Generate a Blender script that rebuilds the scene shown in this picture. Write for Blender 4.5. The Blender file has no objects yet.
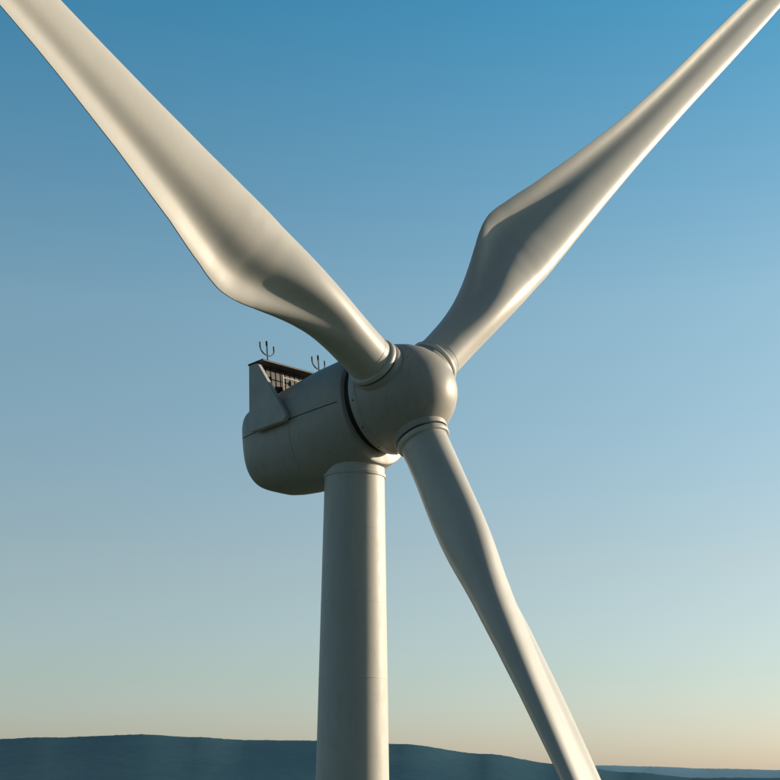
import bpy, math, random, bmesh
from mathutils import Vector, Matrix, noise
random.seed(4)
C=bpy.context; SC=C.scene
# ------------------------------------------------------------ camera
F=1364.0; PITCH=math.atan(388/F); CZ=62.0
FW=Vector((0,math.cos(PITCH),math.sin(PITCH))); UP=Vector((0,-math.sin(PITCH),math.cos(PITCH)))
CAM=Vector((0,0,CZ))
def at(px,py,depth): return CAM+(FW+Vector(((px-390)/F,0,0))-UP*((py-390)/F))*depth
cd=bpy.data.cameras.new("camera"); cam=bpy.data.objects.new("camera",cd); SC.collection.objects.link(cam)
cam.location=CAM; cam.rotation_euler=(math.pi/2+PITCH,0,0)
cd.sensor_width=36; cd.lens=36*F/780; cd.clip_start=.5; cd.clip_end=90000
SC.camera=cam
# ------------------------------------------------------------ light
SA=math.radians(67); SE=math.radians(13)
S=Vector((math.sin(SA)*math.cos(SE),math.cos(SA)*math.cos(SE),math.sin(SE)))
w=bpy.data.worlds.new("World"); SC.world=w; w.use_nodes=True
nt=w.node_tree; bg=nt.nodes["Background"]
sky=nt.nodes.new("ShaderNodeTexSky"); sky.sky_type='NISHITA'; sky.sun_disc=False
sky.sun_elevation=SE; sky.sun_rotation=SA; sky.air_density=1.0; sky.dust_density=.8; sky.ozone_density=1.5; sky.altitude=200
tcw=nt.nodes.new("ShaderNodeTexCoord"); sp=nt.nodes.new("ShaderNodeSeparateXYZ"); nt.links.new(tcw.outputs["Generated"],sp.inputs[0])
rp=nt.nodes.new("ShaderNodeValToRGB"); nt.links.new(sp.outputs[2],rp.inputs[0])
cr_=rp.color_ramp
GR=[(0,(.74,.78,1.12)),(.07,(.80,.83,.92)),(.15,(.97,.92,.87)),(.33,(1.04,1.2,1.08)),(.52,(.42,1.12,1.20)),(.75,(.17,.38,.45)),(1,(.12,.22,.27))]
while len(cr_.elements)<len(GR): cr_.elements.new(.5)
for e,(p,c) in zip(cr_.elements,GR): e.position=p
for e,(p,c) in zip(cr_.elements,GR): e.color=(*c,1)
mm=nt.nodes.new("ShaderNodeMix"); mm.data_type='RGBA'; mm.blend_type='MULTIPLY'; mm.inputs[0].default_value=1
nt.links.new(sky.outputs[0],mm.inputs[6]); nt.links.new(rp.outputs[0],mm.inputs[7])
# sky dimmed behind the camera, an added gain to deepen shade on the turbine
mr=nt.nodes.new("ShaderNodeMapRange"); nt.links.new(sp.outputs[1],mr.inputs[0])
mr.inputs[1].default_value=-.5; mr.inputs[2].default_value=.6; mr.inputs[3].default_value=.36; mr.inputs[4].default_value=1.0
vm=nt.nodes.new("ShaderNodeVectorMath"); vm.operation='SCALE'; nt.links.new(mm.outputs[2],vm.inputs[0]); nt.links.new(mr.outputs[0],vm.inputs[3])
nt.links.new(vm.outputs[0],bg.inputs[0]); bg.inputs[1].default_value=0.15
sl=bpy.data.lights.new("sun","SUN"); sl.energy=5.0; sl.angle=math.radians(.6); sl.color=(1,.84,.63)
so=bpy.data.objects.new("sun",sl); SC.collection.objects.link(so)
so.rotation_euler=(-S).to_track_quat('-Z','Y').to_euler(); so.location=(60,0,120)
SC.view_settings.view_transform='Standard'; SC.view_settings.look='None'; SC.view_settings.exposure=0
# ------------------------------------------------------------ materials
def mat(name,base,rough=.5,var=.06,scale=1.0,spec=.5,streak=False,dirt=0):
    m=bpy.data.materials.new(name); m.use_nodes=True; t=m.node_tree; b=t.nodes["Principled BSDF"]
    tc=t.nodes.new("ShaderNodeTexCoord"); mp=t.nodes.new("ShaderNodeMapping"); n=t.nodes.new("ShaderNodeTexNoise")
    n.inputs["Scale"].default_value=scale; n.inputs["Detail"].default_value=9; n.inputs["Roughness"].default_value=.6
    if streak: mp.inputs["Scale"].default_value=streak
    t.links.new(tc.outputs["Object"],mp.inputs[0]); t.links.new(mp.outputs[0],n.inputs["Vector"])
    r=t.nodes.new("ShaderNodeValToRGB"); r.color_ramp.elements[0].position=.3; r.color_ramp.elements[1].position=.7
    r.color_ramp.elements[0].color=(*[c*(1-var) for c in base],1); r.color_ramp.elements[1].color=(*[min(1,c*(1+var)) for c in base],1)
    t.links.new(n.outputs["Fac"],r.inputs[0]); out=r.outputs[0]
    if dirt:
        n2=t.nodes.new("ShaderNodeTexNoise"); n2.inputs["Scale"].default_value=3.2; n2.inputs["Detail"].default_value=12; n2.inputs["Roughness"].default_value=.75
        mp2=t.nodes.new("ShaderNodeMapping"); mp2.inputs["Scale"].default_value=(1,1,.35)
        t.links.new(tc.outputs["Object"],mp2.inputs[0]); t.links.new(mp2.outputs[0],n2.inputs["Vector"])
        r2=t.nodes.new("ShaderNodeValToRGB"); r2.color_ramp.elements[0].position=.48; r2.color_ramp.elements[1].position=.72
        r2.color_ramp.elements[0].color=(1,1,1,1); r2.color_ramp.elements[1].color=(1-dirt,1-dirt*1.1,1-dirt*1.3,1)
        t.links.new(n2.outputs["Fac"],r2.inputs[0])
        mx=t.nodes.new("ShaderNodeMix"); mx.data_type='RGBA'; mx.blend_type='MULTIPLY'; mx.inputs[0].default_value=1
        t.links.new(out,mx.inputs[6]); t.links.new(r2.outputs[0],mx.inputs[7]); out=mx.outputs[2]
        ma=t.nodes.new("ShaderNodeMapRange"); ma.inputs[1].default_value=.3; ma.inputs[2].default_value=.75; ma.inputs[3].default_value=rough-.04; ma.inputs[4].default_value=rough+.12
        t.links.new(n2.outputs["Fac"],ma.inputs[0]); t.links.new(ma.outputs[0],b.inputs["Roughness"])
    else: b.inputs["Roughness"].default_value=rough
    t.links.new(out,b.inputs["Base Color"])
    b.inputs["Specular IOR Level"].default_value=spec
    return m
PAINT=mat("blade_paint",(.70,.68,.64),.36,.05,.35,dirt=.08)
TOWERP=mat("tower_paint",(.64,.625,.585),.5,.05,.6,streak=(3,3,.2),dirt=.10)
NACP=mat("nacelle_paint",(.50,.48,.445),.42,.06,.5,dirt=.16)
FINP=mat("cooler_paint",(.60,.59,.57),.5,.06,.8,dirt=.12)
DARK=mat("dark_gap",(.03,.03,.03),.7,.2,4)
METAL=mat("sensor_metal",(.045,.045,.045),.5,.2,4)
GRILLE=mat("grille",(.022,.02,.02),.6,.3,6)
INNER=mat("inner_box",(.14,.09,.06),.6,.2,3)
# ------------------------------------------------------------ helpers
def mesh(name,vs,fs,m,parent=None,smooth=True,auto=None):
    me=bpy.data.meshes.new(name); me.from_pydata([tuple(v) for v in vs],[],fs); me.update()
    o=bpy.data.objects.new(name,me); SC.collection.objects.link(o)
    me.materials.append(m)
    bm=bmesh.new(); bm.from_mesh(me); bmesh.ops.recalc_face_normals(bm,faces=bm.faces); bm.to_mesh(me); bm.free()
    for p in me.polygons: p.use_smooth=smooth
    if auto:
        md=o.modifiers.new("e","EDGE_SPLIT"); md.split_angle=math.radians(auto)
    if parent: o.parent=parent
    return o
def loft(name,rings,m,parent,caps=True,auto=40,closed=True):
    vs=[];fs=[];N=len(rings[0])
    for r in rings: vs+=r
    for i in range(len(rings)-1):
        for j in range(N):
            k=(j+1)%N; fs.append((i*N+j,i*N+k,(i+1)*N+k,(i+1)*N+j))
    if caps: fs.append(tuple(range(N))[::-1]); fs.append(tuple((len(rings)-1)*N+j for j in range(N)))
    return mesh(name,vs,fs,m,parent,True,auto)
def circ(c,a,b,r,N=64,r2=None):
    return [c+a*(r*math.cos(2*math.pi*j/N))+b*((r2 or r)*math.sin(2*math.pi*j/N)) for j in range(N)]
def tube(name,p,q,r,m,parent,N=10):
    d=(q-p).normalized(); a=d.orthogonal().normalized(); b=d.cross(a)
    return loft(name,[circ(p,a,b,r,N),circ(q,a,b,r,N)],m,parent)
# ------------------------------------------------------------ turbine frame
YAW=math.radians(51.4); TILT=math.radians(6.4)
D=.04*F
O=at(403,396,D)
n=Vector((math.sin(YAW)*math.cos(TILT),-math.cos(YAW)*math.cos(TILT),math.sin(TILT)))
u=Vector((math.cos(YAW),math.sin(YAW),0)); v=n.cross(u); 
if v.z<0: v=-v
T=bpy.data.objects.new("wind_turbine",None); SC.collection.objects.link(T)
def L(s,l,h): return O-n*s+u*l+v*h
# tower
tc=O-Vector((n.x,n.y,0)).normalized()*2.50
ztop=O.z-2.3
def trad(z): return 1.20+(ztop-z)*.0160
rings=[];X=Vector((1,0,0));Y=Vector((0,1,0))
z=ztop
zz=[ztop]
while z>0.3: z-=2.5; zz.append(max(z,-1))
for z in zz: rings.append(circ(Vector((tc.x,tc.y,z)),X,Y,trad(z),96))
loft("tower",rings,TOWERP,T)
for i,z in enumerate([ztop-2.9,ztop-5.8,ztop-8.7,ztop-11.6,ztop-25,ztop-45]):
    r=trad(z); e=.004 if i!=2 else .008
    prof=[(z+.02,r-.02),(z+.014,r+e),(z-.014,r+e),(z-.02,r-.02)]
    loft("tower_weld_%d"%i,[circ(Vector((tc.x,tc.y,a)),X,Y,b,96) for a,b in prof],TOWERP,T)
zc=ztop-.66
loft("yaw_collar",[circ(Vector((tc.x,tc.y,zc+a)),X,Y,b,96) for a,b in [(-.08,1.2),(-.07,1.255),(.05,1.26),(.065,1.215),(.8,1.215)]],TOWERP,T)
# nacelle body
def EX(s,top): 
    q=max(0,min(1,(s-1.6)/4.5)); return 2.15+(.15 if top else 1.25)*q
def nsec(s,rl,ht,hb,N=160):
    out=[]
    for j in range(N):
        a=2*math.pi*j/N; c=math.cos(a); d=math.sin(a); ex=EX(s,d>0)
        x=math.copysign(abs(c)**(2/ex),c)*rl; y=math.copysign(abs(d)**(2/ex),d)*(ht if d>0 else hb)
        out.append(L(s,x,y))
    return out
NS=[(1.42,2.05,2.02,2.34),(1.46,2.14,2.10,2.44),(1.6,2.18,2.16,2.5),(2.2,2.2,2.16,2.6),(3.2,2.2,2.08,2.66),(4.4,2.16,1.88,2.64),(5.6,2.10,1.68,2.56),(6.4,2.03,1.56,2.46),(6.9,1.97,1.48,2.36),(7.1,1.91,1.42,2.28),(7.2,1.82,1.32,2.18),(7.25,1.6,1.1,1.95)]
loft("nacelle_body",[nsec(*a) for a in NS],NACP,T,auto=35)
def surfx(s,h):
    for a,b in zip(NS,NS[1:]):
        if a[0]<=s<=b[0]:
            t=(s-a[0])/(b[0]-a[0]); rl=a[1]+t*(b[1]-a[1]); hh=(a[2] if h>0 else a[3])*(1-t)+t*(b[2] if h>0 else b[3])
    e=EX(s,h>0); return rl*(1-abs(h/hh)**e)**(1/e)
def strip(name,pts,side,wd,m=None,off=.006):
    vs=[];fs=[]
    for i,(s,h) in enumerate(pts):
        a=pts[max(i-1,0)]; b=pts[min(i+1,len(pts)-1)]; dx,dy=b[0]-a[0],b[1]-a[1]; q=math.hypot(dx,dy); px,py=-dy/q*wd,dx/q*wd
        for sg in (1,-1):
            ss,h_=s+sg*px,h+sg*py; vs.append(L(ss,side*(surfx(ss,h_)+off),h_))
        if i: k=2*i; fs.append((k-2,k-1,k+1,k))
    mesh(name,vs,fs,m or DARK,T,False)
for nm,sd in (("near",-1),("far",1)):
    strip("nacelle_seam_"+nm,[(1.65+(7.1-1.65)*i/30,-.25) for i in range(31)],sd,.02)
    strip("panel_joint_"+nm,[(4.3,-.30-1.9*i/14) for i in range(15)],sd,.005)
loft("rotor_gap",[circ(L(s,0,0),u,v,1.96,96) for s in (.9,1.6)],DARK,T)
H=[(1.08,1.9),(1.08,2.12),(1.02,2.16),(.7,2.17),(.2,2.15),(-.3,2.08),(-.8,1.93),(-1.25,1.70),(-1.6,1.43),(-1.9,1.10),(-2.1,.78),(-2.2,.5),(-2.26,.22),(-2.27,.05)]
loft("hub_spinner",[circ(L(s,0,0),u,v,r,96) for s,r in H],NACP,T,auto=50)
loft("hub_band",[circ(L(s,0,0),u,v,r,96) for s,r in [(.74,2.15),(.73,2.185),(.70,2.185),(.69,2.15)]],NACP,T)
for k in range(12):
    a=2*math.pi*(k+.35)/12; c=L(.88,0,0)+(u*math.cos(a)+v*math.sin(a))*2.15; tube("hub_bolt",c,c+(u*math.cos(a)+v*math.sin(a))*.045,.03,METAL,T,8)
# ------------------------------------------------------------ blades
ST=[(2.25,1.9,.5,1,14,1),(3.2,1.9,.5,1,14,1),(4.2,1.95,.49,.95,14,.9),(5.2,2.12,.46,.83,14,.68),(6.2,2.42,.41,.70,14,.45),(7.2,2.82,.36,.57,14,.25),(8.2,3.25,.315,.46,14,.1),(9.0,3.57,.285,.40,13.7,.03),(9.6,3.74,.275,.37,13.4,0),(10.1,3.78,.27,.35,13,0),(11,3.64,.27,.33,12,0),(13,3.26,.275,.30,9,0),(16,2.78,.28,.27,5.5,0),(20,2.26,.29,.24,2,0),(25,1.98,.30,.22,-1,0),(30,1.90,.31,.20,-2,0),(36,1.70,.31,.18,-2,0),(42,1.2,.3,.17,-2,0),(44.5,.6,.3,.16,-2,0),(45,.12,.3,.16,-2,0)]
def cr(p0,p1,p2,p3,t):
    return .5*((2*p1)+(-p0+p2)*t+(2*p0-5*p1+4*p2-p3)*t*t+(-p0+3*p1-3*p2+p3)*t**3)
def stations():
    out=[]
    for i in range(len(ST)-1):
        a=ST[max(i-1,0)];b=ST[i];c=ST[i+1];d=ST[min(i+2,len(ST)-1)]
        for k in range(4):
            t=k/4; out.append([b[q]+(c[q]-b[q])*t if q==0 else cr(a[q],b[q],c[q],d[q],t) for q in range(6)])
    out.append(list(ST[-1])); return out
NB=96
def section(ch,le,th,circf):
    pts=[]
    for j in range(NB):
        a=2*math.pi*j/NB
        xc=.5*(1+math.cos(a))
        yt=5*th*(.2969*math.sqrt(xc)-.126*xc-.3516*xc**2+.2843*xc**3-.1015*xc**4)
        cam_=.035*4*xc*(1-xc)
        if a<=math.pi: y=cam_+yt
        else:
            y=cam_-yt+ .19*th*math.exp(-((xc-.74)/.17)**2)
        te=.006*(1 if a<=math.pi else -1)*xc
        ya=y+te
        yc=.5*math.sin(a)
        y=ya*(1-circf)+yc*circf
        pts.append(((le-xc)*ch, y*ch))
    return pts
def blade(i,ang,px,near,pitch=0):
    # direction of the pitch axis in the world, found once from the surveyed kink position
    r0=9.8
    a=math.radians(ang); R=(at(403+px*math.cos(a),396-px*math.sin(a),1)-CAM).normalized()
    oc=O-CAM; b_=R.dot(oc); disc=b_*b_-(oc.dot(oc)-r0*r0); q=math.sqrt(max(disc,0))
    P=CAM+R*(b_-q if near else b_+q)
    d=(P-O).normalized()
    t=n.cross(d).normalized()       # toward trailing edge
    nn=d.cross(t)
    if nn.dot(n)<0: nn=-nn
    E=bpy.data.objects.new("blade_%d"%i,None); SC.collection.objects.link(E); E.parent=T
    rings=[]
    for r,ch,le,th,tw,cf in stations():
        th_=math.radians(tw+pitch)
        teD=t*math.cos(th_)-nn*math.sin(th_); su=-(t*math.sin(th_)+nn*math.cos(th_))
        rings.append([O+d*r-teD*x+su*y for x,y in section(ch,le,max(th,.1),min(max(cf,0),1))])
    loft("shell",rings,PAINT,E,auto=60)
    def rr(name,prof,m): loft(name,[circ(O+d*r,t,nn,q,72) for r,q in prof],m,E)
    rr("root_boss",[(1.2,1.12),(1.98,1.12),(2.02,1.09)],NACP)
    rr("root_gap",[(1.9,.99),(2.3,.99)],DARK)
    rr("root_collar",[(2.10,.9),(2.10,1.06),(2.13,1.08),(2.26,1.08),(2.30,1.05),(2.31,.93)],PAINT)
    rr("root_ring",[(2.62,.94),(2.625,.957),(2.66,.957),(2.665,.94)],PAINT)
blade(1,46.75,182,False); blade(2,132.5,222,True); blade(3,294.3,235,True)
# ------------------------------------------------------------ rear cooler
SH=.045
def sh(l,h): return h+(SH*(l+2.46) if h>1.7 else 0)
def box(name,s0,s1,l0,l1,h0,h1,m,bev=.03,parent=T):
    vs=[L(s,l,sh(l,h)) for s in (s0,s1) for l in (l0,l1) for h in (h0,h1)]
    o=mesh(name,vs,[(0,1,3,2),(4,6,7,5),(0,4,5,1),(2,3,7,6),(0,2,6,4),(1,5,7,3)],m,parent,False)
    if bev:
        b=o.modifiers.new("b","BEVEL"); b.width=bev; b.segments=2
    return o
def plate(name,poly,l0,l1,m,bev=.05):
    N=len(poly); vs=[L(s,l0,sh(l0,h)) for s,h in poly]+[L(s,l1,sh(l1,h)) for s,h in poly]
    fs=[tuple(range(N)),tuple(range(N,2*N))[::-1]]+[(j,(j+1)%N,N+(j+1)%N,N+j) for j in range(N)]
    o=mesh(name,vs,fs,m,T,False); b=o.modifiers.new("b","BEVEL"); b.width=bev; b.segments=3
    return o
RH=2.55; s_=-.78
fin=[(6.32+s_,RH),(6.8+s_,RH),(6.98+s_,-.2),(6.83+s_,-.36),(5.05+s_,-.36),(4.9+s_,-.2),(5.0+s_,.1)]
for nm,l0,l1 in (("fin_near",-2.46,-2.2),("fin_far",2.34,2.6)): plate("cooler_"+nm,fin,l0,l1,FINP)
box("cooler_roof",5.20,6.07,-2.46,2.75,RH+.003,RH+.085,METAL)
box("cooler_base",5.5,6.05,-1.75,1.75,.8,1.40,NACP)
box("cooler_grille",5.75,6.02,-2.17,2.32,1.0,RH-.004,GRILLE,0)
for k,l in enumerate((-1.0,.25)): box("cooler_post_%d"%k,5.42,5.49,l-.03,l+.03,1.38,RH-.3,NACP,.01)
box("cooler_rail",5.43,5.48,-.96,.21,2.12,2.17,NACP,.01)
for k in range(14): l=-2.0+k*.3; box("cooler_core_%d"%k,5.725,5.748,l-.012,l+.012,1.1,RH-.02,GRILLE,0)
box("cooler_box",5.50,5.70,-.8,-.2,1.38,1.85,INNER)
def sensor(l,s,hh,fw,lo=.42):
    b=L(s,l,sh(l,RH)+.07)
    tube("sensor_mast",b,b+v*hh,.03,METAL,T)
    y=b+v*hh*lo
    K=10; pr=None
    for k in range(K+1):
        a=math.pi+math.pi*k/K; p=y+u*(math.cos(a)*fw)+v*(math.sin(a)*fw*.7+fw*.7)
        if pr is not None: tube("sensor_fork",pr,p,.03,METAL,T,6)
        pr=p
    for sg in (-1,1):
        p=y+u*sg*fw+v*fw*.7; tube("sensor_arm",p,p+v*.22,.035,METAL,T,8)
    tube("sensor_head",b+v*(hh-.2),b+v*hh,.05,METAL,T,8)
    tube("sensor_base",b-v*.01,b+v*.1,.08,METAL,T,10)
sensor(-1.6,5.7,1.12,.42); sensor(1.7,5.7,1.15,.42)
for l in (-.6,.1): tube("lightning_pin",L(5.7,l,sh(l,RH)),L(5.7,l,sh(l,RH)+.3),.02,METAL,T,6)
# ------------------------------------------------------------ terrain
def interp(tab,x):
    if x<=tab[0][0]: return tab[0][1]
    for a,b in zip(tab,tab[1:]):
        if x<=b[0]:
            t=(x-a[0])/(b[0]-a[0]); t=t*t*(3-2*t); return a[1]+t*(b[1]-a[1])
    return tab[-1][1]
R1=[(-200,752),(-60,747),(0,744),(60,742),(150,739),(200,741),(250,743.5),(330,744),(400,747),(480,756),(550,765),(620,773),(700,779),(900,776)]
R2=[(-200,770),(300,770),(540,767),(600,766.5),(640,767.5),(700,769.5),(780,771),(900,766)]
def hgt(px,tab,dist):
    y=interp(tab,px); return max(0,(778-y))/F*dist+CZ
def angs():
    out=[];a=-math.pi
    while a<math.pi-1e-6:
        out.append(a); a+= math.radians(.03) if abs(a)<math.radians(19) else math.radians(2.5)
    return out
A=angs()
def terr(name,r0,r1,rc,tab,m,rows,amp,foot,tree):
    vs=[];fs=[];N=len(A)
    for i in range(rows+1):
        t=i/rows; r=r0+(r1-r0)*t
        for a in A:
            px=390+F*math.tan(max(-1,min(1,a)))
            hc=hgt(px,tab,rc) if abs(a)<.6 else CZ+90*(.5+noise.noise((a*3,1,rc*.01)))*rc/5000
            q=(r-r0)/(rc-r0) if r<rc else max(0,(r1-r)/(r1-rc))
            q=max(0,min(1,q)); q=q*q*(3-2*q)
            x=r*math.sin(a); y=r*math.cos(a)
            nz=noise.fractal(Vector((x/1400,y/1400,rc)),1.0,2.0,3)*amp*q*(1-q)*4
            tr=(noise.noise(Vector((x/18,y/30,3)))*.6+noise.noise(Vector((x/60,y/60,7))))*tree*max(0,(q-.93)/.07)
            vs.append((x,y,foot+(hc-foot)*q+nz+tr))
    for i in range(rows):
        for j in range(N):
            k=(j+1)%N; fs.append((i*N+j,i*N+k,(i+1)*N+k,(i+1)*N+j))
    return mesh(name,vs,fs,m,None,True)
def forest(name,c0,c1,haze,hz):
    m=bpy.data.materials.new(name); m.use_nodes=True; t=m.node_tree; b=t.nodes["Principled BSDF"]
    g=t.nodes.new("ShaderNodeNewGeometry")
    n1=t.nodes.new("ShaderNodeTexNoise"); n1.inputs["Scale"].default_value=.03; n1.inputs["Detail"].default_value=10; n1.inputs["Roughness"].default_value=.7
    mpn=t.nodes.new("ShaderNodeMapping"); mpn.inputs["Scale"].default_value=(1,.35,1)
    n2=t.nodes.new("ShaderNodeTexNoise"); n2.inputs["Scale"].default_value=.003; n2.inputs["Detail"].default_value=6
    t.links.new(g.outputs["Position"],mpn.inputs[0])
    for k in (n1,n2): t.links.new(mpn.outputs[0],k.inputs["Vector"])
    ad=t.nodes.new("ShaderNodeMath"); ad.operation='ADD'; t.links.new(n1.outputs["Fac"],ad.inputs[0]); t.links.new(n2.outputs["Fac"],ad.inputs[1])
    r=t.nodes.new("ShaderNodeValToRGB"); r.color_ramp.elements[0].position=.40; r.color_ramp.elements[1].position=.62
    mu=t.nodes.new("ShaderNodeMath"); mu.operation='MULTIPLY'; mu.inputs[1].default_value=.5
    t.links.new(ad.outputs[0],mu.inputs[0]); t.links.new(mu.outputs[0],r.inputs[0])
    mx=lambda c:tuple(c[i]*(1-hz)+haze[i]*hz for i in range(3))+(1,)  # aerial haze is painted in: bluish tint blended into the base colour
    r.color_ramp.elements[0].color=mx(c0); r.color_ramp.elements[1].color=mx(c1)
    t.links.new(r.outputs[0],b.inputs["Base Color"]); b.inputs["Roughness"].default_value=1; b.inputs["Specular IOR Level"].default_value=0
    return m
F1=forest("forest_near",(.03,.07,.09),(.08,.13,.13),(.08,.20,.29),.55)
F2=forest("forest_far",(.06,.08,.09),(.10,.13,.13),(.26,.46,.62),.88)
G=forest("valley_ground",(.04,.06,.04),(.10,.12,.07),(.10,.16,.20),.1)
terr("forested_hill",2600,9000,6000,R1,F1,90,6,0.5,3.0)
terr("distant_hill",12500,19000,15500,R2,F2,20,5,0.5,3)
vs=[(0,0,0)];fs=[];Rr=[100,400,1200,3000,8000,20000,60000];M=72
for r in Rr: vs+=[(r*math.cos(2*math.pi*j/M),r*math.sin(2*math.pi*j/M),0) for j in range(M)]
for j in range(M): fs.append((0,1+j,1+(j+1)%M))
for i in range(len(Rr)-1):
    for j in range(M): k=(j+1)%M; fs.append((1+i*M+j,1+(i+1)*M+j,1+(i+1)*M+k,1+i*M+k))
mesh("ground",vs,fs,G,None,False)
